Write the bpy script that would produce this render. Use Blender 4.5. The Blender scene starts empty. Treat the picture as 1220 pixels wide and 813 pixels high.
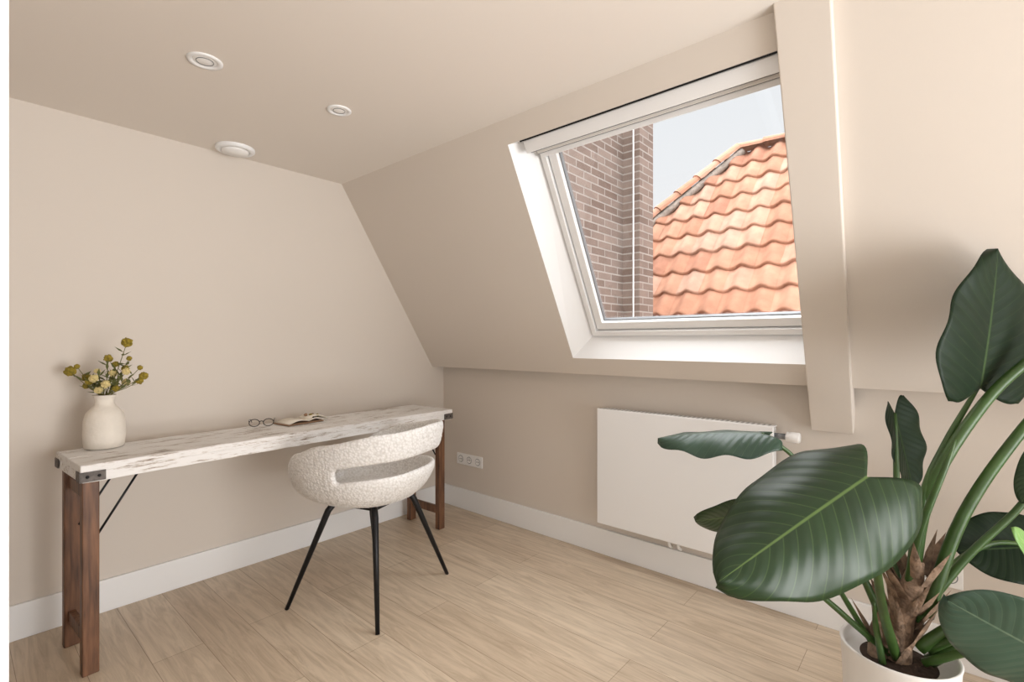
import bpy, bmesh, math, random
from mathutils import Vector, Matrix
random.seed(7)
S = bpy.context.scene
S.view_settings.view_transform = 'Standard'
COL = S.collection

# ---------------------------------------------------------------- materials
def lin(c):
    return tuple(((x/255)/12.92 if x/255 <= .04045 else ((x/255+.055)/1.055)**2.4) for x in c)

def mat(name, rgb, rough=.5, metal=0., spec=.5, noise=0., nscale=20., bump=0., bscale=60., coat=0.):
    m = bpy.data.materials.new(name); m.use_nodes = True
    nt = m.node_tree; b = nt.nodes['Principled BSDF']
    c = lin(rgb)
    b.inputs['Base Color'].default_value = (*c, 1)
    b.inputs['Roughness'].default_value = rough
    b.inputs['Metallic'].default_value = metal
    b.inputs['Specular IOR Level'].default_value = spec
    b.inputs['Coat Weight'].default_value = coat
    tc = nt.nodes.new('ShaderNodeTexCoord')
    if noise > 0:
        n = nt.nodes.new('ShaderNodeTexNoise'); n.inputs['Scale'].default_value = nscale
        n.inputs['Detail'].default_value = 6
        nt.links.new(tc.outputs['Object'], n.inputs['Vector'])
        r = nt.nodes.new('ShaderNodeValToRGB')
        r.color_ramp.elements[0].position = .3; r.color_ramp.elements[1].position = .7
        r.color_ramp.elements[0].color = (*[x*(1-noise) for x in c], 1)
        r.color_ramp.elements[1].color = (*[min(1, x*(1+noise)) for x in c], 1)
        nt.links.new(n.outputs['Fac'], r.inputs['Fac'])
        nt.links.new(r.outputs['Color'], b.inputs['Base Color'])
    if bump > 0:
        n2 = nt.nodes.new('ShaderNodeTexNoise'); n2.inputs['Scale'].default_value = bscale
        n2.inputs['Detail'].default_value = 4
        nt.links.new(tc.outputs['Object'], n2.inputs['Vector'])
        bp = nt.nodes.new('ShaderNodeBump'); bp.inputs['Strength'].default_value = bump
        bp.inputs['Distance'].default_value = .01
        nt.links.new(n2.outputs['Fac'], bp.inputs['Height'])
        nt.links.new(bp.outputs['Normal'], b.inputs['Normal'])
    return m

def N(nt, t, **kw):
    n = nt.nodes.new(t)
    for k, v in kw.items(): setattr(n, k, v)
    return n

M_wall = mat('wall_paint', (217, 208, 198), .85, spec=.2, bump=.04, bscale=180)
M_ceil = mat('ceiling_paint', (228, 220, 211), .9, spec=.2, bump=.03, bscale=150)
M_white = mat('white_trim', (240, 240, 240), .45)
M_frame = mat('window_white', (240, 240, 240), .35)
M_gask = mat('gasket_grey', (120, 122, 124), .5)
M_slot = mat('grille_grey', (176, 176, 176), .5)
M_dark = mat('dark_metal', (30, 30, 32), .4, metal=.5)
M_rad = mat('radiator_white', (240, 240, 240), .3)
M_pot = mat('pot_ceramic', (232, 230, 227), .45, bump=.05)
M_soil = mat('soil', (60, 45, 35), .95, noise=.4, bump=.8, bscale=80)
M_plastic = mat('socket_white', (242, 241, 239), .3)
M_hole = mat('socket_dark', (90, 88, 86), .6)

def floor_mat():
    m = bpy.data.materials.new('oak_floor'); m.use_nodes = True
    nt = m.node_tree; L = nt.links; b = nt.nodes['Principled BSDF']
    tc = N(nt, 'ShaderNodeTexCoord'); mp = N(nt, 'ShaderNodeMapping')
    mp.inputs['Rotation'].default_value = (0, 0, math.radians(90))
    L.new(tc.outputs['Object'], mp.inputs['Vector'])
    br = N(nt, 'ShaderNodeTexBrick'); br.offset = .37
    br.inputs['Color1'].default_value = (*lin((211, 194, 172)), 1)
    br.inputs['Color2'].default_value = (*lin((198, 179, 156)), 1)
    br.inputs['Mortar'].default_value = (*lin((154, 133, 110)), 1)
    br.inputs['Scale'].default_value = 1
    br.inputs['Mortar Size'].default_value = .0013
    br.inputs['Mortar Smooth'].default_value = .3
    br.inputs['Brick Width'].default_value = 1.4
    br.inputs['Row Height'].default_value = .18
    L.new(mp.outputs['Vector'], br.inputs['Vector'])
    mp2 = N(nt, 'ShaderNodeMapping'); mp2.inputs['Scale'].default_value = (9, .8, 1)
    L.new(tc.outputs['Object'], mp2.inputs['Vector'])
    n = N(nt, 'ShaderNodeTexNoise'); n.inputs['Scale'].default_value = 3; n.inputs['Detail'].default_value = 9
    n.inputs['Distortion'].default_value = 1.6; n.inputs['Roughness'].default_value = .65
    L.new(mp2.outputs['Vector'], n.inputs['Vector'])
    r = N(nt, 'ShaderNodeValToRGB')
    r.color_ramp.elements[0].position = .34; r.color_ramp.elements[0].color = (.76, .735, .70, 1)
    r.color_ramp.elements[1].position = .60; r.color_ramp.elements[1].color = (1.05, 1.05, 1.05, 1)
    L.new(n.outputs['Fac'], r.inputs['Fac'])
    mx = N(nt, 'ShaderNodeMix', data_type='RGBA', blend_type='MULTIPLY'); mx.inputs[0].default_value = 1
    L.new(br.outputs['Color'], mx.inputs[6]); L.new(r.outputs['Color'], mx.inputs[7])
    L.new(mx.outputs[2], b.inputs['Base Color'])
    b.inputs['Roughness'].default_value = .42
    return m
M_floor = floor_mat()

def brick_mat():
    m = bpy.data.materials.new('brick_masonry'); m.use_nodes = True
    nt = m.node_tree; L = nt.links; b = nt.nodes['Principled BSDF']
    tc = N(nt, 'ShaderNodeTexCoord'); sp = N(nt, 'ShaderNodeSeparateXYZ')
    L.new(tc.outputs['Object'], sp.inputs[0])
    ad = N(nt, 'ShaderNodeMath', operation='ADD')
    L.new(sp.outputs['X'], ad.inputs[0]); L.new(sp.outputs['Y'], ad.inputs[1])
    cb = N(nt, 'ShaderNodeCombineXYZ')
    L.new(ad.outputs[0], cb.inputs[0]); L.new(sp.outputs['Z'], cb.inputs[1])
    br = N(nt, 'ShaderNodeTexBrick')
    br.inputs['Color1'].default_value = (*lin((136, 121, 112)), 1)
    br.inputs['Color2'].default_value = (*lin((110, 93, 84)), 1)
    br.inputs['Mortar'].default_value = (*lin((156, 149, 143)), 1)
    br.inputs['Scale'].default_value = 1
    br.inputs['Mortar Size'].default_value = .006
    br.inputs['Brick Width'].default_value = .2
    br.inputs['Row Height'].default_value = .06
    L.new(cb.outputs[0], br.inputs['Vector'])
    n = N(nt, 'ShaderNodeTexNoise'); n.inputs['Scale'].default_value = 9; n.inputs['Detail'].default_value = 5
    L.new(tc.outputs['Object'], n.inputs['Vector'])
    mx = N(nt, 'ShaderNodeMix', data_type='RGBA', blend_type='OVERLAY'); mx.inputs[0].default_value = .2
    L.new(br.outputs['Color'], mx.inputs[6]); L.new(n.outputs['Fac'], mx.inputs[7])
    L.new(mx.outputs[2], b.inputs['Base Color'])
    b.inputs['Roughness'].default_value = .9
    bp = N(nt, 'ShaderNodeBump'); bp.inputs['Strength'].default_value = .6; bp.inputs['Distance'].default_value = .01
    bp.invert = True
    L.new(br.outputs['Fac'], bp.inputs['Height']); L.new(bp.outputs['Normal'], b.inputs['Normal'])
    return m
M_brick = brick_mat()

def whitewash_mat():
    m = bpy.data.materials.new('whitewashed_wood'); m.use_nodes = True
    nt = m.node_tree; L = nt.links; b = nt.nodes['Principled BSDF']
    tc = N(nt, 'ShaderNodeTexCoord'); mp = N(nt, 'ShaderNodeMapping')
    mp.inputs['Scale'].default_value = (3.0, 30, 30)
    L.new(tc.outputs['Object'], mp.inputs['Vector'])
    n = N(nt, 'ShaderNodeTexNoise'); n.inputs['Scale'].default_value = 2.5; n.inputs['Detail'].default_value = 12
    n.inputs['Roughness'].default_value = .8
    L.new(mp.outputs['Vector'], n.inputs['Vector'])
    mp3 = N(nt, 'ShaderNodeMapping'); mp3.inputs['Scale'].default_value = (3.5, 6, 6)
    L.new(tc.outputs['Object'], mp3.inputs['Vector'])
    n3 = N(nt, 'ShaderNodeTexNoise'); n3.inputs['Scale'].default_value = 2; n3.inputs['Detail'].default_value = 4
    L.new(mp3.outputs['Vector'], n3.inputs['Vector'])
    mm = N(nt, 'ShaderNodeMath', operation='MULTIPLY_ADD'); mm.inputs[1].default_value = .34
    L.new(n3.outputs['Fac'], mm.inputs[0])
    sb_ = N(nt, 'ShaderNodeMath', operation='SUBTRACT'); sb_.inputs[1].default_value = .17
    L.new(n.outputs['Fac'], sb_.inputs[0]); L.new(sb_.outputs[0], mm.inputs[2])
    r = N(nt, 'ShaderNodeValToRGB'); e = r.color_ramp.elements
    e[0].position = .345; e[0].color = (*lin((118, 96, 78)), 1)
    e[1].position = .475; e[1].color = (*lin((244, 242, 240)), 1)
    e2 = r.color_ramp.elements.new(.41); e2.color = (*lin((208, 199, 190)), 1)
    L.new(mm.outputs[0], r.inputs['Fac']); L.new(r.outputs['Color'], b.inputs['Base Color'])
    bp = N(nt, 'ShaderNodeBump'); bp.inputs['Strength'].default_value = .7; bp.inputs['Distance'].default_value = .005
    L.new(mm.outputs[0], bp.inputs['Height']); L.new(bp.outputs['Normal'], b.inputs['Normal'])
    b.inputs['Roughness'].default_value = .7
    return m
M_ww = whitewash_mat()

def brownwood_mat():
    m = bpy.data.materials.new('aged_brown_wood'); m.use_nodes = True
    nt = m.node_tree; L = nt.links; b = nt.nodes['Principled BSDF']
    tc = N(nt, 'ShaderNodeTexCoord'); mp = N(nt, 'ShaderNodeMapping')
    mp.inputs['Scale'].default_value = (25, 25, 2.5)
    L.new(tc.outputs['Object'], mp.inputs['Vector'])
    n = N(nt, 'ShaderNodeTexNoise'); n.inputs['Scale'].default_value = 2.2; n.inputs['Detail'].default_value = 8
    L.new(mp.outputs['Vector'], n.inputs['Vector'])
    r = N(nt, 'ShaderNodeValToRGB'); e = r.color_ramp.elements
    e[0].position = .3; e[0].color = (*lin((66, 42, 29)), 1)
    e[1].position = .7; e[1].color = (*lin((134, 93, 64)), 1)
    L.new(n.outputs['Fac'], r.inputs['Fac']); L.new(r.outputs['Color'], b.inputs['Base Color'])
    b.inputs['Roughness'].default_value = .5
    return m
M_brown = brownwood_mat()
M_rust = mat('rusty_iron', (96, 90, 86), .6, metal=.4, noise=.5, nscale=40)

def boucle_mat():
    m = bpy.data.materials.new('boucle_fabric'); m.use_nodes = True
    nt = m.node_tree; L = nt.links; b = nt.nodes['Principled BSDF']
    tc = N(nt, 'ShaderNodeTexCoord')
    v = N(nt, 'ShaderNodeTexVoronoi'); v.inputs['Scale'].default_value = 90
    L.new(tc.outputs['Object'], v.inputs['Vector'])
    r = N(nt, 'ShaderNodeValToRGB'); e = r.color_ramp.elements
    e[0].position = 0; e[0].color = (*lin((248, 247, 246)), 1)
    e[1].position = .9; e[1].color = (*lin((216, 213, 209)), 1)
    L.new(v.outputs['Distance'], r.inputs['Fac']); L.new(r.outputs['Color'], b.inputs['Base Color'])
    bp = N(nt, 'ShaderNodeBump'); bp.inputs['Strength'].default_value = .5; bp.inputs['Distance'].default_value = .005
    bp.invert = True
    L.new(v.outputs['Distance'], bp.inputs['Height']); L.new(bp.outputs['Normal'], b.inputs['Normal'])
    b.inputs['Roughness'].default_value = .95
    b.inputs['Specular IOR Level'].default_value = .1
    return m
M_boucle = boucle_mat()

def leaf_mat(name, c1, c2, vein, rough=.28, spec=.5):
    m = bpy.data.materials.new(name); m.use_nodes = True
    nt = m.node_tree; L = nt.links; b = nt.nodes['Principled BSDF']
    b.inputs['Specular IOR Level'].default_value = spec
    uv = N(nt, 'ShaderNodeUVMap'); sp = N(nt, 'ShaderNodeSeparateXYZ')
    L.new(uv.outputs[0], sp.inputs[0])
    sub = N(nt, 'ShaderNodeMath', operation='SUBTRACT'); sub.inputs[1].default_value = .5
    L.new(sp.outputs[0], sub.inputs[0])
    ab = N(nt, 'ShaderNodeMath', operation='ABSOLUTE'); L.new(sub.outputs[0], ab.inputs[0])
    m1 = N(nt, 'ShaderNodeMath', operation='MULTIPLY'); m1.inputs[1].default_value = 75
    L.new(sp.outputs[1], m1.inputs[0])
    m2 = N(nt, 'ShaderNodeMath', operation='MULTIPLY'); m2.inputs[1].default_value = 38
    L.new(ab.outputs[0], m2.inputs[0])
    s2 = N(nt, 'ShaderNodeMath', operation='SUBTRACT'); L.new(m1.outputs[0], s2.inputs[0]); L.new(m2.outputs[0], s2.inputs[1])
    sn = N(nt, 'ShaderNodeMath', operation='SINE'); L.new(s2.outputs[0], sn.inputs[0])
    mr = N(nt, 'ShaderNodeMapRange'); mr.inputs[1].default_value = .95; mr.inputs[2].default_value = 1
    mr.inputs[3].default_value = 0; mr.inputs[4].default_value = .24
    L.new(sn.outputs[0], mr.inputs[0])
    mid = N(nt, 'ShaderNodeMapRange'); mid.inputs[1].default_value = .014; mid.inputs[2].default_value = .005
    mid.inputs[3].default_value = 0; mid.inputs[4].default_value = .8
    L.new(ab.outputs[0], mid.inputs[0])
    mxm = N(nt, 'ShaderNodeMath', operation='MAXIMUM'); L.new(mr.outputs[0], mxm.inputs[0]); L.new(mid.outputs[0], mxm.inputs[1])
    tc = N(nt, 'ShaderNodeTexCoord'); n = N(nt, 'ShaderNodeTexNoise'); n.inputs['Scale'].default_value = 7
    L.new(tc.outputs['Object'], n.inputs['Vector'])
    mx = N(nt, 'ShaderNodeMix', data_type='RGBA')
    mx.inputs[6].default_value = (*lin(c1), 1); mx.inputs[7].default_value = (*lin(c2), 1)
    L.new(n.outputs['Fac'], mx.inputs[0])
    mv = N(nt, 'ShaderNodeMix', data_type='RGBA'); mv.inputs[7].default_value = (*lin(vein), 1)
    L.new(mxm.outputs[0], mv.inputs[0]); L.new(mx.outputs[2], mv.inputs[6])
    L.new(mv.outputs[2], b.inputs['Base Color'])
    bp = N(nt, 'ShaderNodeBump'); bp.inputs['Strength'].default_value = .11; bp.inputs['Distance'].default_value = .004
    bp.invert = True
    L.new(sn.outputs[0], bp.inputs['Height']); L.new(bp.outputs['Normal'], b.inputs['Normal'])
    b.inputs['Roughness'].default_value = rough
    return m
M_leaf = leaf_mat('leaf_green', (17, 38, 17), (32, 57, 25), (90, 114, 60), .42, .36)
M_leafd = leaf_mat('leaf_dark', (14, 28, 16), (24, 42, 22), (58, 78, 44), .48, .16)
M_leafb = leaf_mat('leaf_blue', (40, 62, 50), (56, 80, 64), (94, 114, 94), .38, .36)
M_leafl = leaf_mat('leaf_light', (88, 128, 62), (120, 160, 84), (170, 195, 130), .4)
M_stem = mat('petiole_green', (54, 82, 34), .4, noise=.25, nscale=15)
M_bark = mat('fibrous_bark', (142, 118, 98), .9, noise=.45, nscale=35, bump=1, bscale=60)

# ---------------------------------------------------------------- mesh helpers
def link(o, parent=None):
    COL.objects.link(o)
    if parent is not None: o.parent = parent
    return o

def empty(name, loc=(0, 0, 0), rz=0):
    e = bpy.data.objects.new(name, None); e.empty_display_size = .1
    e.location = loc; e.rotation_euler = (0, 0, rz); COL.objects.link(e); return e

def mesh(name, verts, faces, mats, parent=None, smooth=False, mi=None):
    me = bpy.data.meshes.new(name); me.from_pydata([tuple(v) for v in verts], [], faces)
    if not isinstance(mats, (list, tuple)): mats = [mats]
    for m in mats: me.materials.append(m)
    if mi:
        for p, i in zip(me.polygons, mi): p.material_index = i
    bm = bmesh.new(); bm.from_mesh(me); bmesh.ops.recalc_face_normals(bm, faces=bm.faces); bm.to_mesh(me); bm.free()
    for p in me.polygons: p.use_smooth = smooth
    o = bpy.data.objects.new(name, me)
    return link(o, parent)

def box(name, a, b, m, parent=None, bevel=0, rot=None):
    cx = [(a[i]+b[i])/2 for i in range(3)]; d = [abs(b[i]-a[i])/2 for i in range(3)]
    vs = [(x*d[0], y*d[1], z*d[2]) for x in (-1, 1) for y in (-1, 1) for z in (-1, 1)]
    fs = [(0, 1, 3, 2), (4, 6, 7, 5), (0, 4, 5, 1), (2, 3, 7, 6), (0, 2, 6, 4), (1, 5, 7, 3)]
    o = mesh(name, vs, fs, m, parent); o.location = cx
    if rot: o.rotation_euler = rot
    if bevel:
        md = o.modifiers.new('b', 'BEVEL'); md.width = bevel; md.segments = 3; md.limit_method = 'ANGLE'
    return o

def prism(name, pts8, m, parent=None, bevel=0):
    fs = [(0, 1, 2, 3), (4, 7, 6, 5), (0, 4, 5, 1), (1, 5, 6, 2), (2, 6, 7, 3), (3, 7, 4, 0)]
    o = mesh(name, pts8, fs, m, parent)
    if bevel:
        md = o.modifiers.new('b', 'BEVEL'); md.width = bevel; md.segments = 2; md.limit_method = 'ANGLE'
    return o

def revolve(name, prof, m, parent=None, loc=(0, 0, 0), seg=48, smooth=True):
    vs, fs = [], []
    n = len(prof)
    for i in range(seg):
        a = 2*math.pi*i/seg
        for r, z in prof: vs.append((r*math.cos(a), r*math.sin(a), z))
    for i in range(seg):
        j = (i+1) % seg
        for k in range(n-1):
            fs.append((i*n+k, j*n+k, j*n+k+1, i*n+k+1))
    o = mesh(name, vs, fs, m, parent, smooth)
    bm = bmesh.new(); bm.from_mesh(o.data); bmesh.ops.remove_doubles(bm, verts=bm.verts, dist=1e-5)
    bmesh.ops.recalc_face_normals(bm, faces=bm.faces); bm.to_mesh(o.data); bm.free()
    o.location = loc
    return o

def tube(name, pts, radii, m, parent=None, seg=12, sub=6):
    P = [Vector(p) for p in pts]
    if not isinstance(radii, (list, tuple)): radii = [radii]*len(P)
    pp, rr = [], []
    if len(P) > 2 and sub > 1:
        E = [P[0]*2-P[1]] + P + [P[-1]*2-P[-2]]
        for i in range(len(P)-1):
            p0, p1, p2, p3 = E[i:i+4]
            for k in range(sub):
                t = k/sub
                pp.append(.5*((2*p1)+(p2-p0)*t+(2*p0-5*p1+4*p2-p3)*t*t+(3*p1-p0-3*p2+p3)*t**3))
                rr.append(radii[i]*(1-t)+radii[i+1]*t)
        pp.append(P[-1]); rr.append(radii[-1])
    else:
        pp, rr = P, list(radii)
    vs, fs = [], []
    up = Vector((0, 0, 1))
    d0 = (pp[1]-pp[0]).normalized()
    a = d0.cross(up)
    if a.length < .1: a = d0.cross(Vector((1, 0, 0)))
    a.normalize()
    for i, p in enumerate(pp):
        d = (pp[min(i+1, len(pp)-1)]-pp[max(i-1, 0)]).normalized()
        a = (a - d*a.dot(d)).normalized(); b = d.cross(a)
        for k in range(seg):
            t = 2*math.pi*k/seg
            vs.append(p+(a*math.cos(t)+b*math.sin(t))*rr[i])
    for i in range(len(pp)-1):
        for k in range(seg):
            l = (k+1) % seg
            fs.append((i*seg+k, i*seg+l, (i+1)*seg+l, (i+1)*seg+k))
    fs.append(tuple(range(seg))[::-1]); fs.append(tuple((len(pp)-1)*seg+k for k in range(seg)))
    return mesh(name, vs, fs, m, parent, True)

# ---------------------------------------------------------------- camera
CX, CY, CZ = -2.58, -2.97, 1.27
def W(X, Y, Z): return Vector((CX+X, CY+Y, CZ+Z))
cam = bpy.data.cameras.new('camera'); co = bpy.data.objects.new('camera', cam); COL.objects.link(co)
cam.sensor_width = 36; cam.lens = 36*587.6/1220; cam.clip_start = .02
co.location = (CX, CY, CZ)
yaw = math.atan2(.6577, .7533)            # heading of view in XY
co.rotation_euler = (math.radians(90), 0, yaw-math.pi/2)
S.camera = co

CEIL = 2.30
# ---------------------------------------------------------------- room shell
box('floor', (-4.2, -5.2, -.1), (.1, .1, 0), M_floor)
box('ceiling', (-4.2, -5.2, CEIL), (-.80, .1, CEIL+.15), M_ceil)
box('wall_back', (-2.66, 0, 0), (.12, .12, CEIL), M_wall)
box('wall_right', (0, -5.2, 0), (.12, 0, 1.2), M_wall)
box('wall_front', (-4.2, -5.2, 0), (.12, -5.08, CEIL), M_wall)
box('wall_hall', (-4.2, -5.08, 0), (-4.08, .1, CEIL), M_wall)
box('wall_left', (-2.65, -1.86, 0), (-2.53, 0, CEIL), M_wall)
box('wall_left.001', (-2.65, -5.08, 0), (-2.53, -3.5, CEIL), M_wall)
box('trim_1', (-2.70, -1.92, 0), (-2.519, -1.86, CEIL-.0), M_white, bevel=.003)
# slope
Cx, Cz = 1.702, 1.03
def SL(s, Y, n): return W(Cx+s*.5287+n*.8489, Y, Cz-s*.8489+n*.5287)
TH = .16
sb = 1.443
o4 = [(0, 2.97), (0, -2.11), (sb, -2.11), (sb, 2.97)]
i4 = [(.11, 1.563), (.11, .345), (1.331, .385), (1.331, 1.627)]
r4 = [(.13, 1.473), (.13, .355), (1.243, .40), (1.243, 1.517)]
vs = [SL(s, y, 0) for s, y in o4]+[SL(s, y, 0) for s, y in i4]+[SL(s, y, .13) for s, y in r4]+[SL(s, y, TH) for s, y in r4]+[SL(s, y, TH) for s, y in o4]
fs, mi = [], []
for k in range(4):
    l = (k+1) % 4
    fs.append((k, l, 4+l, 4+k)); mi.append(0)
    fs.append((4+k, 4+l, 8+l, 8+k)); mi.append(1)
    fs.append((8+k, 8+l, 12+l, 12+k)); mi.append(1)
    fs.append((12+k, 12+l, 16+l, 16+k)); mi.append(0)
    fs.append((k, 16+k, 16+l, l)); mi.append(0)
mesh('wall_slope', vs, fs, [M_wall, M_white], None, mi=mi)
# rafter
p = -.039
s_end = 1.66
prism('trim_3', [SL(-.03, .242, p), SL(-.03, .390, p), SL(-.03, .390, .05), SL(-.03, .242, .05),
                 SL(s_end, .287, p), SL(s_end, .4445, p), SL(s_end, .4445, .05), SL(s_end, .287, .05)], M_wall, bevel=.004)
# baseboards
box('baseboard_back', (-2.53, -.016, 0), (0, 0, .15), M_white, bevel=.003)
box('baseboard_right', (-.016, -5.08, 0), (0, 0, .15), M_white, bevel=.003)

# ---------------------------------------------------------------- window
win = empty('window_1', SL(.7, .95, .15))
wi = win.location.copy()
def ring(name, outer, inner, n0, n1, m):
    vs = [SL(s, y, n0)-wi for s, y in outer]+[SL(s, y, n0)-wi for s, y in inner]+[SL(s, y, n1)-wi for s, y in outer]+[SL(s, y, n1)-wi for s, y in inner]
    fs = []
    for k in range(4):
        l = (k+1) % 4
        fs += [(k, l, 4+l, 4+k), (8+k, 12+k, 12+l, 8+l), (k, 8+k, 8+l, l), (4+k, 4+l, 12+l, 12+k)]
    o = mesh(name, vs, fs, m, win)
    md = o.modifiers.new('b', 'BEVEL'); md.width = .003; md.segments = 2; md.limit_method = 'ANGLE'
    return o
def inset(q, d, dr=None):
    dr = d if dr is None else dr
    return [(q[0][0]+d, q[0][1]-d), (q[1][0]+d, q[1][1]+dr), (q[2][0]-d, q[2][1]+dr), (q[3][0]-d, q[3][1]-d)]
F0 = r4; F1 = inset(F0, .03, .02); F2 = inset(F0, .036, .025); F3 = inset(F0, .08, .05); F4 = inset(F0, .086, .055)
ring('outer_frame', F0, F1, .10, .17, M_frame)
ring('groove', F1, F2, .125, .17, M_gask)
ring('sash', F2, F3, .112, .17, M_frame)
ring('gasket', F3, F4, .135, .16, M_gask)
g = bpy.data.materials.new('window_glass'); g.use_nodes = True
nt = g.node_tree; nt.nodes.remove(nt.nodes['Principled BSDF'])
tr = N(nt, 'ShaderNodeBsdfTransparent'); gl = N(nt, 'ShaderNodeBsdfGlossy'); gl.inputs['Roughness'].default_value = .02
mxs = N(nt, 'ShaderNodeMixShader'); mxs.inputs[0].default_value = .06
nt.links.new(tr.outputs[0], mxs.inputs[1]); nt.links.new(gl.outputs[0], mxs.inputs[2])
nt.links.new(mxs.outputs[0], nt.nodes['Material Output'].inputs[0])
mesh('glass', [SL(s, y, .15)-wi for s, y in F4], [(0, 1, 2, 3)], g, win)
def bar(name, s0, s1, n0, n1, yl, m, bv=.003):
    return prism(name, [SL(s0, .36, n0)-wi, SL(s0, yl, n0)-wi, SL(s0, yl, n1)-wi, SL(s0, .36, n1)-wi,
      SL(s1, .36, n0)-wi, SL(s1, yl, n0)-wi, SL(s1, yl, n1)-wi, SL(s1, .36, n1)-wi], m, win, bv)
bar('blind_top_rail', .111, .117, .0, .08, 1.49, M_dark, 0)
bar('blind_cassette', .118, .176, .015, .10, 1.485, M_frame)
bar('blind_slot', .176, .180, .03, .10, 1.47, M_gask, 0)
bar('blind_fabric_roll', .180, .196, .060, .108, 1.46, mat('blind_fabric', (232, 228, 222), .8, bump=.1))
bar('blind_slot_2', .196, .199, .07, .108, 1.46, M_gask, 0)
bar('blind_bottom_bar', .199, .222, .078, .110, 1.46, M_frame)

# ---------------------------------------------------------------- outside
nb = empty('neighbour_brick_building', W(3.0, 2.0, 0))
nl = nb.location
def bx(name, a, b, m):
    a = W(*a)-nl; b = W(*b)-nl
    vs = [(x, y, z) for x in (a[0], b[0]) for y in (a[1], b[1]) for z in (a[2], b[2])]
    fs = [(0, 1, 3, 2), (4, 6, 7, 5), (0, 4, 5, 1), (2, 3, 7, 6), (0, 2, 6, 4), (1, 5, 7, 3)]
    return mesh(name, vs, fs, m, nb)
bx('brick_wall', (2.72, 2.0, -3), (3.69, 4.2, 4), M_brick)
bx('brick_pier', (3.69, 1.85, -3), (3.938, 4.2, 4), M_brick)
tube('downpipe_cable', [W(3.68, 1.90, -1)-nl, W(3.672, 1.895, 1)-nl, W(3.68, 1.90, 3.5)-nl], .006, M_frame, nb)

# tiled hip roof
tints = [mat('clay_tile_%d' % i, c, .8, noise=.16, nscale=7, spec=.2) for i, c in enumerate(
    [(178, 133, 110), (170, 123, 100), (184, 141, 120), (164, 117, 96), (180, 143, 124)])]
M_mortar = mat('mortar', (136, 124, 114), .9, noise=.3, nscale=30)
roof = empty('tiled_hip_roof', W(4.6, 1.5, 0))
rl = roof.location
PIT = math.radians(50)
ux = Vector((math.cos(PIT), 0, math.sin(PIT)))
un = Vector((-math.sin(PIT), 0, math.cos(PIT)))
TWd, TLn = .235, .31
SLmax = 2.37/math.sin(PIT)
verts, faces, mids = [], [], []
def hipY(d):
    X = 4.6+d*math.cos(PIT); return 1.946+(6.593-X)*1.09
d = -4*TLn
ns = 10
while d < SLmax:
    for c in range(-12, 18):
        y0 = -1.2+(c+12)*TWd
        if y0+TWd*.5 > hipY(d+TLn/2): continue
        base = len(verts); t = random.uniform(-.004, .004)
        d1 = min(d+TLn+.03, SLmax+.02)
        for dd, lift in ((d, .0), (d, .042+t), (d+.02, .05+t), (d1, .015)):
            for k in range(ns+1):
                q = k/ns
                h = .032*math.sin(2*math.pi*(q-.1)) if lift else -.02
                sc = .024*math.cos(2*math.pi*(q-.1)-.6) if dd < d1-.05 else 0
                P = W(4.6, y0+q*TWd*1.04, 0)-rl+ux*(dd-sc)+un*(h+lift)
                verts.append(P)
        r_ = random.randrange(len(tints))
        for j in range(3):
            for k in range(ns):
                faces.append((base+j*(ns+1)+k, base+j*(ns+1)+k+1, base+(j+1)*(ns+1)+k+1, base+(j+1)*(ns+1)+k)); mids.append(r_)
    d += TLn
mesh('pantiles', verts, faces, tints, roof, True, mids)
a0 = W(4.6, 4.12, 0)-rl-Vector((1, -1.09, 1.19))*1.2; a1 = W(6.593, 1.946, 2.37)-rl; a2 = W(6.593, -1.4, 2.37)-rl
a3 = W(3.4, -1.4, -1.43)-rl
mesh('roof_deck', [a0-un*.03, a1-un*.03, a2-un*.03, a3-un*.03, a1+Vector((1.2, 3.0, -2.5)), a2+Vector((2, 0, -2.4))], [(0, 1, 2, 3), (0, 4, 1), (1, 4, 5, 2)], M_mortar, roof)
def ridge(A, B, nm):
    L_ = (B-A).length; n_ = int(L_/.33)+1; dv = (B-A).normalized()
    side = dv.cross(Vector((0, 0, 1))).normalized(); up = side.cross(dv)
    vs, fs, ms = [], [], []
    for i in range(n_):
        b0 = len(vs)
        for j, (q, r_) in enumerate(((0, .105), (1.1, .085))):
            c = A+dv*(i+q)*L_/n_
            for k in range(9):
                a = math.pi*k/8
                vs.append(c+side*math.cos(a)*r_+up*(math.sin(a)*r_*.85+.01))
        for k in range(8): fs.append((b0+k, b0+k+1, b0+9+k+1, b0+9+k)); ms.append(i % 3)
        fs.append(tuple(b0+k for k in range(9))); ms.append(i % 3)
    mesh(nm, vs, fs, tints, roof, False, ms)
ridge(a0+un*.05, a1+un*.05, 'hip_ridge_tiles')
ridge(a1+Vector((0, 0, .03)), a2+Vector((0, 0, .03)), 'top_ridge_tiles')
tube('hip_mortar', [a0+Vector((-.05, -.06, .02)), a1+Vector((-.05, -.06, .0))], .05, M_mortar, roof, sub=1)

# ---------------------------------------------------------------- ceiling fittings
def downlight(x, y, r, name='recessed_downlight'):
    e = empty(name, (x, y, CEIL))
    revolve('trim_ring', [(r, 0), (r, -.004), (r*.82, -.006), (r*.72, -.004), (r*.66, .001)], M_white, e)
    revolve('lamp_face', [(r*.66, -.001), (r*.45, -.003), (r*.3, -.006), (0, -.006)], M_plastic, e)
    revolve('inner_ring', [(r*.50, -.003), (r*.48, -.005), (r*.46, -.003)], M_gask, e)
downlight(-1.957, -.928, .058); downlight(-1.43, -.942, .052)
e = empty('ceiling_air_vent', (-1.568, -.125, CEIL))
revolve('collar', [(.094, 0), (.094, -.012), (.086, -.018), (.07, -.018), (.066, -.004)], M_white, e)
revolve('disc', [(.066, -.004), (.064, -.02), (.058, -.028), (0, -.03)], M_plastic, e)

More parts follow.
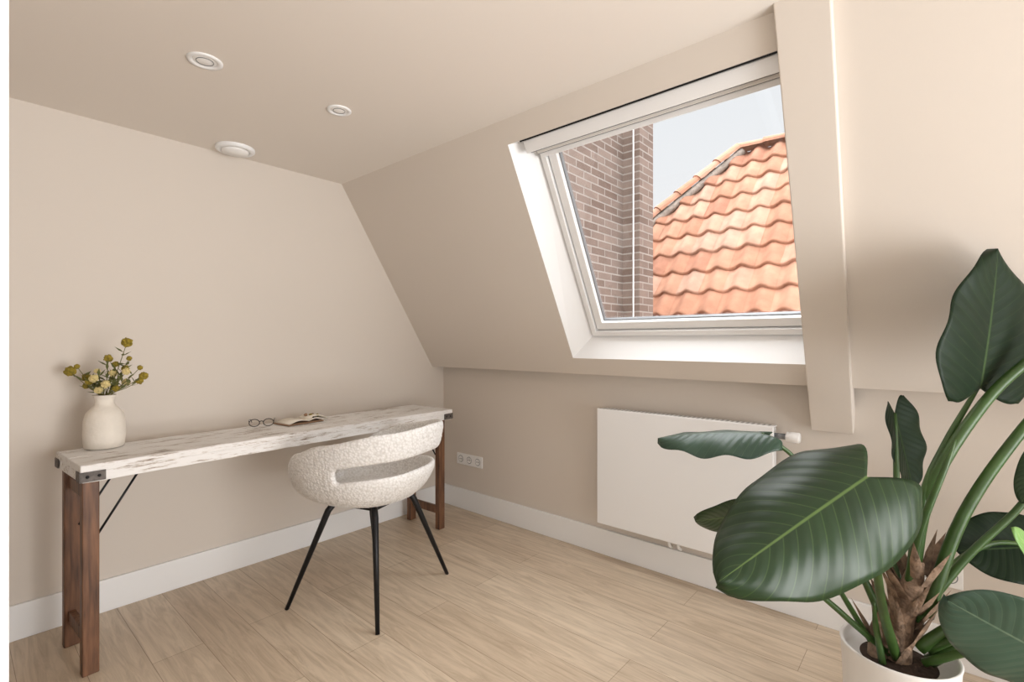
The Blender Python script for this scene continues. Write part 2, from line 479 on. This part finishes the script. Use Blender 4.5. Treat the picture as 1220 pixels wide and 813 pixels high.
# ---------------------------------------------------------------- radiator
rad = empty('radiator', (-.004, -1.93, .55))
def rb(n, a, b, m=M_rad, bv=.004): return box(n, a, b, m, rad, bv)
rb('front_panel', (-.111, -.462, -.328), (-.096, .462, .332), bv=.005)
rb('inner_panel', (-.096, -.455, -.32), (-.03, .455, .318), bv=.003)
rb('top_grille', (-.108, -.458, .322), (-.030, .458, .329), bv=.002)
for i in range(38):
    y = -.44+i*.0236
    box('grille_slot_%d' % i, (-.090, y, .3292), (-.045, y+.010, .3298), M_slot, rad)
rb('bracket_1', (-.03, -.30, -.3), (0, -.26, .3)); rb('bracket_2', (-.03, .26, -.3), (0, .30, .3))
v = revolve('thermostat_knob', [(0, 0), (.02, 0), (.024, .004), (.024, .05), (.02, .056), (0, .056)], M_plastic, rad)
v.rotation_euler = (math.radians(90), 0, 0); v.location = (-.07, -.505, .285)
v = revolve('valve_body', [(0, 0), (.013, 0), (.013, .05), (0, .05)], M_gask, rad)
v.rotation_euler = (math.radians(90), 0, 0); v.location = (-.07, -.458, .285)
tube('pipe_1', [(-.06, .0, -.32), (-.06, .0, -.36), (-.03, .0, -.38)], .008, M_plastic, rad)
tube('pipe_2', [(-.06, .05, -.32), (-.06, .05, -.36), (-.03, .05, -.38)], .008, M_plastic, rad)

# ---------------------------------------------------------------- sockets
def socket(x, y, z, w, n, name='wall_socket'):
    e = empty(name, (x, y, z))
    box('plate', (-.010, -w/2, -.042), (0, w/2, .042), M_plastic, e, .003)
    for i in range(n):
        yy = (i-(n-1)/2)*w/n
        c = revolve('rim_%d' % i, [(.0255, 0), (.0255, .001), (.022, .001)], M_gask, e, seg=24)
        c.rotation_euler = (0, -math.pi/2, 0); c.location = (-.010, yy, 0)
        c = revolve('recess_%d' % i, [(.022, 0), (.022, .002), (.019, .002), (.018, .0005), (0, .0005)], M_plastic, e, seg=24)
        c.rotation_euler = (0, -math.pi/2, 0); c.location = (-.010, yy, 0)
        for s_ in (-1, 1):
            c = revolve('pin_%d' % i, [(.004, 0), (.004, .001), (0, .001)], M_hole, e, seg=12)
            c.rotation_euler = (0, -math.pi/2, 0); c.location = (-.0105, yy+s_*.009, 0)
socket(0, -.30, .376, .27, 3); socket(0, -2.95, .35, .16, 2)

# ---------------------------------------------------------------- desk
rz = math.radians(3.3)
desk = empty('console_desk', (-2.286, -.57, 0), rz)
DL, DD, DZ, DT = 1.97, .40, .807, .068
X0 = .03
def plank(name, x0, x1, y0, y1, z0, z1, m, jit=.003):
    nx = 40; vs = []; fs = []
    rnd = random.Random(name)
    for i in range(nx+1):
        x = x0+(x1-x0)*i/nx
        for (y, z) in ((y0, z0), (y1, z0), (y1, z1), (y0, z1)):
            vs.append((x, y+rnd.uniform(-jit, jit), z+rnd.uniform(-jit, jit)*.5))
    for i in range(nx):
        for k in range(4):
            l = (k+1) % 4; fs.append((i*4+k, i*4+l, i*4+4+l, i*4+4+k))
    fs += [(0, 1, 2, 3), tuple(nx*4+k for k in (3, 2, 1, 0))]
    o = mesh(name, vs, fs, m, desk)
    md = o.modifiers.new('b', 'BEVEL'); md.width = .004; md.segments = 2; md.limit_method = 'ANGLE'; md.angle_limit = 1
    return o
plank('top_plank_front', X0, DL, 0, .197, DZ-.03, DZ, M_ww)
plank('top_plank_back', X0, DL, .2, DD, DZ-.031, DZ-.001, M_ww)
plank('apron_front', X0+.004, DL-.004, .003, .035, DZ-DT, DZ-.028, M_ww, .002)
plank('apron_back', X0+.004, DL-.004, DD-.035, DD-.003, DZ-DT, DZ-.028, M_ww, .002)
box('apron_end_1', (X0+.003, .03, DZ-DT), (X0+.035, DD-.03, DZ-.031), M_ww, desk, .002)
box('apron_end_2', (DL-.035, .03, DZ-DT), (DL-.003, DD-.03, DZ-.031), M_ww, desk, .002)
zt = DZ-.035
for i, x in enumerate((.068, DL-.062)):
    sgn = 1 if i == 0 else -1
    for j, y in enumerate((.055, DD-.055)):
        box('leg_%d' % (i*2+j+1), (x-.026, y-.02, 0), (x+.026, y+.02, zt), M_brown, desk, .004)
        tube('brace_%d' % (i*2+j+1), [(x+sgn*.02, y+.024*(1 if j == 0 else -1), .50), (x+sgn*.17, y+.024*(1 if j == 0 else -1), DZ-DT+.01)], .0045, M_dark, desk, sub=1)
    box('stretcher_low_%d' % i, (x-.012, .07, .10), (x+.012, DD-.07, .15), M_brown, desk, .003)
    box('stretcher_top_%d' % i, (x-.012, .07, .66), (x+.012, DD-.07, .71), M_brown, desk, .003)
    xe = X0 if i == 0 else DL
    for j, y in enumerate((0, DD)):
        ys = 1 if j == 0 else -1
        box('iron_corner_a_%d%d' % (i, j), (xe-.003*sgn, y-.003*ys-.0, DZ-DT+.004), (xe+.075*sgn, y+.001*ys, DZ-.026), M_rust, desk, .001)
        box('iron_corner_b_%d%d' % (i, j), (xe-.004*sgn, y-.003*ys, DZ-DT+.004), (xe+.0*sgn, y+.05*ys, DZ-.026), M_rust, desk, .001)
        for kx in (.02, .055):
            s_ = revolve('stud', [(0, .004), (.005, .002), (.006, 0)], M_dark, desk, seg=12)
            s_.rotation_euler = (math.radians(90*ys), 0, 0); s_.location = (xe+kx*sgn, y-.003*ys, DZ-.045)

# ---------------------------------------------------------------- vase with flowers
vase = empty('flower_vase', (-2.13, -.225, DZ+.002))
M_vase = mat('stoneware_cream', (230, 222, 210), .7, noise=.06, nscale=12, bump=.3, bscale=40)
revolve('vase_body', [(0, 0), (.064, 0), (.070, .006), (.0745, .06), (.072, .12), (.064, .15), (.046, .172), (.036, .184), (.033, .2), (.036, .216), (.043, .226), (.039, .228), (.031, .216), (.028, .2), (.028, .15), (0, .14)], M_vase, vase)
M_fstem = mat('dried_stem', (112, 108, 58), .7); M_bud = mat('thistle_bud', (146, 128, 44), .9, noise=.4, nscale=80)
M_budl = mat('pale_bloom', (216, 198, 140), .9, noise=.2, nscale=80); M_fl = mat('flower_leaf', (104, 108, 60), .7)
Rv = Vector((.6577, -.7533, 0)); Fv = Vector((.7533, .6577, 0))
rnd = random.Random(3)
def bloom(c, r, m, i):
    bm = bmesh.new(); bmesh.ops.create_icosphere(bm, subdivisions=3, radius=r*.85)
    for v_ in bm.verts:
        v_.co *= rnd.uniform(.92, 1.4)
    me = bpy.data.meshes.new('bloom'); bm.to_mesh(me); bm.free(); me.materials.append(m)
    o = bpy.data.objects.new('bloom_%d' % i, me); o.location = c; link(o, vase)
fl = [(.098, .455, .0, .020, 0), (.0, .385, .02, .016, 0), (-.15, .33, 0, .020, 0), (-.105, .30, .03, .016, 0), (-.02, .30, -.03, .016, 1), (.03, .32, .01, .015, 1),
      (.075, .34, .02, .014, 0), (.11, .33, -.02, .014, 1), (.17, .31, 0, .016, 0), (.13, .285, .03, .014, 0), (.03, .275, -.03, .016, 1), (-.05, .285, -.02, .014, 0),
      (.07, .28, .03, .015, 1), (.10, .385, .01, .010, 0), (.04, .36, .01, .012, 0), (-.12, .35, .0, .010, 0),
      (.0, .25, -.03, .015, 1), (.05, .255, .0, .014, 0), (-.04, .33, .01, .011, 1), (-.08, .265, .0, .012, 0), (.155, .345, .0, .010, 0)]
for i, (rr, z, f, r, k) in enumerate(fl):
    tip = Rv*rr+Fv*f+Vector((0, 0, z))
    tube('stem_%d' % i, [(0, 0, .15), Rv*rr*.15+Fv*f*.3+Vector((0, 0, .225)), Rv*rr*.6+Fv*f*.7+Vector((0, 0, .225+(z-.225)*.5)), tip], [.002, .002, .0016, .0013], M_fstem, vase, seg=6, sub=4)
    bloom(tip, r, M_bud if k == 0 else M_budl, i)
    for q in range(6):
        fr = rnd.uniform(.3, .9)
        c = Rv*rr*fr+Fv*f*fr+Vector((0, 0, .225+(z-.225)*fr*.95))
        dv = (Rv*rnd.uniform(-1, 1)+Fv*rnd.uniform(-1, 1)+Vector((0, 0, rnd.uniform(0, 1)))).normalized()
        sd = dv.cross(Vector((.3, .5, .8))).normalized()*.006
        mesh('leaflet_%d_%d' % (i, q), [c, c+dv*.018+sd, c+dv*.042, c+dv*.018-sd], [(0, 1, 2, 3)], M_fl, vase)

# ---------------------------------------------------------------- glasses + notebook
gls = empty('eyeglasses', (-1.47, -.215, DZ+.004), math.radians(-25))
M_horn = mat('dark_acetate', (40, 30, 26), .3)
for s_ in (-1, 1):
    pts = [(s_*.034+.025*math.cos(a), 0, .021+.019*math.sin(a)) for a in [2*math.pi*k/20 for k in range(21)]]
    tube('rim_%d' % (s_+2), pts, .0022, M_horn, gls, seg=8, sub=1)
    tube('temple_%d' % (s_+2), [(s_*.06, 0, .03), (s_*.062, .05, .03), (s_*.06, .11, .025), (s_*.055, .135, .005)], .002, M_horn, gls, seg=8)
tube('bridge', [(-.010, 0, .026), (0, 0, .03), (.010, 0, .026)], .002, M_horn, gls, seg=8)
nbk = empty('open_notebook', (-1.25, -.22, DZ+.002), math.radians(8))
M_paper = mat('paper', (238, 230, 216), .8, noise=.05); M_cover = mat('notebook_cover', (150, 118, 92), .7)
box('cover', (-.13, -.075, 0), (.09, .075, .006), M_cover, nbk, .002)
def page(nm, x0, x1, h, m, w=.066, amp=.012):
    vs, fs = [], []
    n_ = 14
    for i in range(n_+1):
        q = i/n_; x = x0+(x1-x0)*q; z = .008+h*(1-q)+amp*math.sin(q*math.pi)
        vs += [(x, -w, z), (x, w, z)]
    for i in range(n_): fs.append((i*2, i*2+1, i*2+3, i*2+2))
    o = mesh(nm, vs, fs, m, nbk, True); md = o.modifiers.new('s', 'SOLIDIFY'); md.thickness = .004
page('pages_1', 0, .095, .006, M_paper); page('pages_2', 0, -.12, .006, M_paper)
page('pages_3', .01, .14, .014, M_paper, .05, .02)
tube('pen', [(.03, -.06, .028), (.13, .03, .016)], .004, M_horn, nbk, sub=1)
for k in range(4):
    bm = bmesh.new(); bmesh.ops.create_icosphere(bm, subdivisions=2, radius=.009)
    for v_ in bm.verts: v_.co *= rnd.uniform(.9, 1.3)
    me = bpy.data.meshes.new('dried_bloom'); bm.to_mesh(me); bm.free(); me.materials.append(M_bud if k % 2 else M_cover)
    o = bpy.data.objects.new('dried_bloom_%d' % k, me); o.location = (.03+.022*k, .01-.015*(k % 2), .036-.003*k); link(o, nbk)

# ---------------------------------------------------------------- chair
F = Vector((-.322, .947, 0))
crz = math.atan2(F.y, F.x)-math.pi/2
chair = empty('boucle_armchair', (-1.156, -.785, 0), crz)
def Hh(t):
    t = abs(math.degrees(t)); K = [(0, .87), (45, .855), (90, .80), (118, .745), (142, .65), (160, .545), (180, .525)]
    for (a, x), (b, y) in zip(K, K[1:]):
        if t <= b:
            q = (t-a)/(b-a); q = q*q*(3-2*q)*.6+q*.4; return x+(y-x)*q
    return K[-1][1]
NT = 64
lev = [(0.0, .0), (.09, .0), (.16, .003), (.215, .014), (.262, .045), (.297, .10), (.316, .165), (.328, .235), (.335, .31), (.338, .375)]
vs, fs = [], []
nl_ = len(lev)
for i in range(NT):
    t = -math.pi+2*math.pi*i/NT
    H = Hh(t); sc = (H-.49)/.375
    for k, (r, z) in enumerate(lev):
        ry = 1.04 if math.cos(t) < 0 else 1.0
        lean = .03*(z/.375)**2*max(0, math.cos(t))
        zz = .49+z*(sc if k > 3 else min(1, sc+.3))
        rr = r
        if sc < .25 and k > 4: rr = .27+(r-.27)*.3
        sq = 1+.05*(math.sin(2*t)**2)
        vs.append((math.sin(t)*rr*.98*sq, -math.cos(t)*rr*ry*sq-lean+.03, zz))
for i in range(NT):
    j = (i+1) % NT; tm = abs(-180+360*(i+.5)/NT)
    for k in range(nl_-1):
        if k == 6 and tm < 80: continue
        if k == 0: fs.append((i*nl_, i*nl_+1, j*nl_+1))
        else: fs.append((i*nl_+k, j*nl_+k, j*nl_+k+1, i*nl_+k+1))
o = mesh('seat_shell', vs, fs, M_boucle, chair, True)
bm = bmesh.new(); bm.from_mesh(o.data); bmesh.ops.remove_doubles(bm, verts=bm.verts, dist=1e-4); bmesh.ops.recalc_face_normals(bm, faces=bm.faces); bm.to_mesh(o.data); bm.free()
md = o.modifiers.new('s', 'SOLIDIFY'); md.thickness = .034; md.offset = 0; md.use_rim = True
md = o.modifiers.new('ss', 'SUBSURF'); md.levels = 3; md.render_levels = 3
tx = bpy.data.textures.new('boucle', 'CLOUDS'); tx.noise_scale = .010
md = o.modifiers.new('d', 'DISPLACE'); md.texture = tx; md.strength = .005; md.mid_level = .5
revolve('seat_cushion', [(0, .535), (.12, .535), (.2, .53), (.24, .515), (.245, .5), (.2, .495), (0, .495)], M_boucle, chair, (0, .03, 0))
for i, (sx, sy, dx) in enumerate(((-1, 1, 0), (1, 1, .06), (1, -1, 0), (-1, -1, 0))):
    tube('leg_%d' % (i+1), [(sx*.13, sy*.11, .49), (sx*.16, sy*.14, .44), (sx*.30+dx, sy*.262, .0)], [.016, .016, .0095], M_dark, chair, sub=1, seg=16)
box('seat_plate', (-.15, -.13, .465), (.15, .13, .485), M_dark, chair, .005)

# ---------------------------------------------------------------- plant (local x = right, y = away, z = up)
pl = empty('potted_philodendron', (CX+1.903, CY+.102, 0), yaw-math.pi/2)
revolve('pot', [(0, 0), (.115, 0), (.122, .006), (.138, .15), (.146, .325), (.149, .335), (.146, .34), (.138, .335), (.135, .30), (0, .30)], M_pot, pl, seg=64)
revolve('soil', [(.136, .295), (.08, .302), (0, .306)], M_soil, pl)

def leaf(name, base, tip, half, m, lobe=.2, fold=.12, curl=.10, cup=0, seedv=0, wav=.003, pw=(.62, .62, .9), roll=0):
    base, tip, half = Vector(base), Vector(tip), Vector(half)
    L = tip-base; ln = L.length
    half = half-L*(half.dot(L)/ln**2)
    wd = half.length; h = half.normalized(); n = L.normalized().cross(h)
    if n.y > 0: n = -n
    NI, NJ = 36, 24
    vs, fs, uvs = [], [], []
    rn = random.Random(seedv)
    ph = rn.uniform(0, 6)
    mxw = max(((1-i/50)**pw[0])*(pw[1]+pw[2]*i/50) for i in range(50))
    for i in range(NI+1):
        t = i/NI
        w = ((1-t)**pw[0])*(pw[1]+pw[2]*t)/mxw
        for j in range(NJ+1):
            u = -1+2*j/NJ; au = abs(u)
            back = lobe*((1-t)**2.5)*math.sin(min(1, au*1.25)*math.pi*.62)
            tt = t-back
            ww = w*(1-.35*((1-t)**8)*au)
            p_ = base+L*tt+h*(u*wd*ww)
            off = fold*wd*(au**1.3)*w - curl*ln*(max(0, t)**2) + wav*ln/.4*math.sin(t*17+ph+u)*au**2
            off -= .10*wd*au**3 + roll*wd*w*au**2.2
            p_ += n*off
            vs.append(p_); uvs.append(((u+1)/2, tt))
    for i in range(NI):
        for j in range(NJ):
            a = i*(NJ+1)+j; fs.append((a, a+1, a+NJ+2, a+NJ+1))
    me = bpy.data.meshes.new(name); me.from_pydata(vs, [], fs); me.materials.append(m)
    ul = me.uv_layers.new(name='UVMap')
    for lp in me.loops: ul.data[lp.index].uv = uvs[lp.vertex_index]
    for p_ in me.polygons: p_.use_smooth = True
    o = bpy.data.objects.new(name, me); link(o, pl)
    md = o.modifiers.new('s', 'SOLIDIFY'); md.thickness = .0015; md.offset = 0
    return o
leaf('leaf_tall', (.250, 0, 1.125), (.285, -.04, 1.545), (.215, .06, -.02), M_leafd, .10, .16, .04, seedv=1, pw=(.8, .85, .9), wav=.006)
leaf('leaf_large_front', (-.275, -.25, .925), (-.720, -.43, .758), (.115, -.10, -.080), M_leaf, .22, .02, .05, seedv=2, pw=(.72, .8, .8), roll=.35, wav=.009)
leaf('leaf_left', (-.365, .1, .970), (-.685, .15, .975), (.01, .10, .018), M_leafb, .15, -.1, .10, seedv=3, roll=.2, wav=.010)
leaf('leaf_left_low', (-.38, .0, .757), (-.612, .0, .712), (.03, .07, -.075), M_leaf, .2, .1, .05, seedv=4)
leaf('leaf_back', (.145, .2, 1.02), (.21, .2, .755), (.09, .04, 0), M_leafd, .2, .3, .0, seedv=5, wav=.008)
leaf('leaf_right', (.52, .08, .61), (.28, .10, .592), (.0, .07, .09), M_leafd, .2, .2, .05, seedv=6, wav=.006)
leaf('leaf_right_upper', (.36, -.1, .98), (.25, -.12, .82), (.06, -.03, .05), M_leaf, .2, .2, .05, seedv=7)
leaf('leaf_low_front', (.07, -.42, .545), (-.195, -.40, .678), (.05, -.06, .095), M_leafb, .12, .1, .05, seedv=8, wav=.006)
leaf('leaf_young', (.15, -.3, .64), (.06, -.3, .815), (.05, .03, 0), M_leafl, .1, .2, .05, seedv=9)

st = [
 ('petiole_1', [(.03, 0, .42), (.075, 0, .78), (.16, .02, .95), (.250, .01, 1.125)], [.016, .013, .010, .006]),
 ('petiole_2', [(.05, .02, .45), (.09, .0, .80), (.24, -.02, 1.08), (.37, -.06, 1.24), (.46, -.12, 1.34)], [.019, .018, .015, .013, .008]),
 ('petiole_3', [(.06, -.03, .45), (.16, -.04, .75), (.30, -.08, 1.02), (.46, -.12, 1.24)], [.019, .016, .014, .011]),
 ('petiole_4', [(.03, -.04, .36), (.10, -.08, .45), (.20, -.10, .50), (.40, -.10, .52)], [.018, .015, .013, .012]),
 ('petiole_5', [(.06, -.04, .32), (.14, -.08, .40), (.24, -.12, .46), (.42, -.12, .48)], [.018, .016, .014, .012]),
 ('petiole_6', [(-.02, -.02, .32), (-.12, -.10, .50), (-.20, -.18, .68), (-.275, -.25, .918)], [.014, .012, .010, .007]),
 ('petiole_7', [(-.03, .0, .32), (-.17, .0, .44), (-.29, .0, .56), (-.38, .0, .757)], [.010, .009, .008, .005]),
 ('petiole_8', [(-.01, .02, .36), (-.12, .06, .64), (-.24, .1, .87), (-.365, .1, .970)], [.012, .010, .008, .005]),
 ('petiole_9', [(.03, .04, .42), (.09, .12, .75), (.145, .2, 1.02)], [.013, .010, .006]),
 ('petiole_10', [(.05, 0, .42), (.19, -.02, .62), (.32, -.06, .80), (.36, -.10, .98)], [.013, .011, .009, .006]),
 ('petiole_11', [(-.05, .03, .32), (-.14, .02, .46), (-.22, .0, .58), (-.26, 0, .60)], [.009, .008, .006, .004]),
 ('petiole_12', [(.05, .03, .38), (.2, .06, .54), (.36, .08, .62), (.52, .08, .61)], [.013, .011, .008, .006]),
 ('petiole_13', [(.03, -.06, .33), (.1, -.2, .46), (.12, -.34, .50), (.07, -.42, .545)], [.012, .010, .008, .006]),
 ('petiole_14', [(-.07, -.03, .31), (-.09, -.03, .42), (-.11, -.05, .50)], [.010, .008, .003]),
 ('petiole_15', [(.05, -.05, .36), (.13, -.16, .50), (.17, -.26, .58), (.15, -.3, .64)], [.011, .009, .007, .005]),
 ('petiole_16', [(.02, .01, .40), (.045, -.02, .68), (.10, -.05, .90), (.13, -.05, .98)], [.014, .011, .008, .003]),
]
for n_, p_, r_ in st: tube(n_, p_, r_, M_stem, pl, seg=14)
tube('trunk_1', [(.0, 0, .29), (.01, .01, .40), (.04, 0, .52), (.06, .0, .60)], [.034, .036, .030, .016], M_bark, pl, seg=16)
tube('trunk_2', [(-.05, .02, .29), (-.04, .02, .38), (-.02, .02, .47)], [.026, .026, .010], M_bark, pl, seg=16)
rn = random.Random(11)
for i in range(40):
    a = rn.uniform(0, 2*math.pi); z = rn.uniform(.30, .56)
    c = Vector((.01+(z-.4)*.3+.03*math.cos(a), .03*math.sin(a), z))
    d_ = Vector((math.cos(a)*rn.uniform(.2, .55), math.sin(a)*.4, 1)).normalized(); ln = rn.uniform(.08, .17)
    sd = d_.cross(Vector((math.cos(a), math.sin(a), 0))).normalized()*rn.uniform(.012, .022)
    out = Vector((math.cos(a), math.sin(a), 0))
    vs = [c-sd, c+out*.008, c+sd, c+d_*ln*.5-sd*.8+out*.006, c+d_*ln*.5+out*.018, c+d_*ln*.5+sd*.8+out*.006, c+d_*ln+out*.02]
    mesh('sheath_%d' % i, vs, [(0, 1, 4, 3), (1, 2, 5, 4), (3, 4, 6), (4, 5, 6)], M_bark, pl, True)

# ---------------------------------------------------------------- lights
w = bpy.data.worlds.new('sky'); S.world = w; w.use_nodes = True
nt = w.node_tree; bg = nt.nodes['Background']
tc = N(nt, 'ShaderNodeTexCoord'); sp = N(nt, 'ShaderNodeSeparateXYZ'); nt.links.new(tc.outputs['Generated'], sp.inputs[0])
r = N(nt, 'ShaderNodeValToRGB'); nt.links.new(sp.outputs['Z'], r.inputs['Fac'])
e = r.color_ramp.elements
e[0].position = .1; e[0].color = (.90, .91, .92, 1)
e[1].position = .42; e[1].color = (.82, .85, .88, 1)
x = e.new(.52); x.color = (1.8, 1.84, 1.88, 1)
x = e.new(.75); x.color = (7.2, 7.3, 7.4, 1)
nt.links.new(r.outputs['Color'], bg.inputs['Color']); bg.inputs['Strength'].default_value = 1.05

def area(name, loc, rot, sx, sy, power, col=(1, 1, 1)):
    l = bpy.data.lights.new(name, 'AREA'); l.shape = 'RECTANGLE'; l.size = sx; l.size_y = sy; l.energy = power; l.color = col
    o = bpy.data.objects.new(name, l); o.location = loc; o.rotation_euler = rot; COL.objects.link(o); return o
area('hall_fill_light', (-4.0, -3.2, 1.2), (0, math.radians(-95), 0), 1.6, 2.4, 18, (.99, .995, 1))  # added fill from behind the camera
a_ = area('rear_fill_light', (-1.6, -4.95, 1.1), (0, 0, 0), 2.2, 1.9, 86, (.99, .993, 1))  # unseen fill panel added to brighten the room; the rear wall is solid
a_.rotation_euler = Vector((-.24, 1, .28)).to_track_quat('-Z', 'Y').to_euler()
a_.data.spread = math.radians(125)
# light portal in the skylight opening (guides sky sampling)
pt = area('skylight_portal', SL(.69, .95, .20), (0, 0, 0), 1.15, 1.12, 1)
pt.data.cycles.is_portal = True
pt.rotation_euler = Vector((-.8489, 0, -.5287)).to_track_quat('-Z', 'Y').to_euler()
sun = bpy.data.lights.new('sun', 'SUN'); sun.energy = .4; sun.angle = .25; sun.color = (1, .97, .93)
so = bpy.data.objects.new('sun', sun); COL.objects.link(so)
dv = Vector((.65, .35, -.7)); so.rotation_euler = dv.to_track_quat('-Z', 'Y').to_euler()
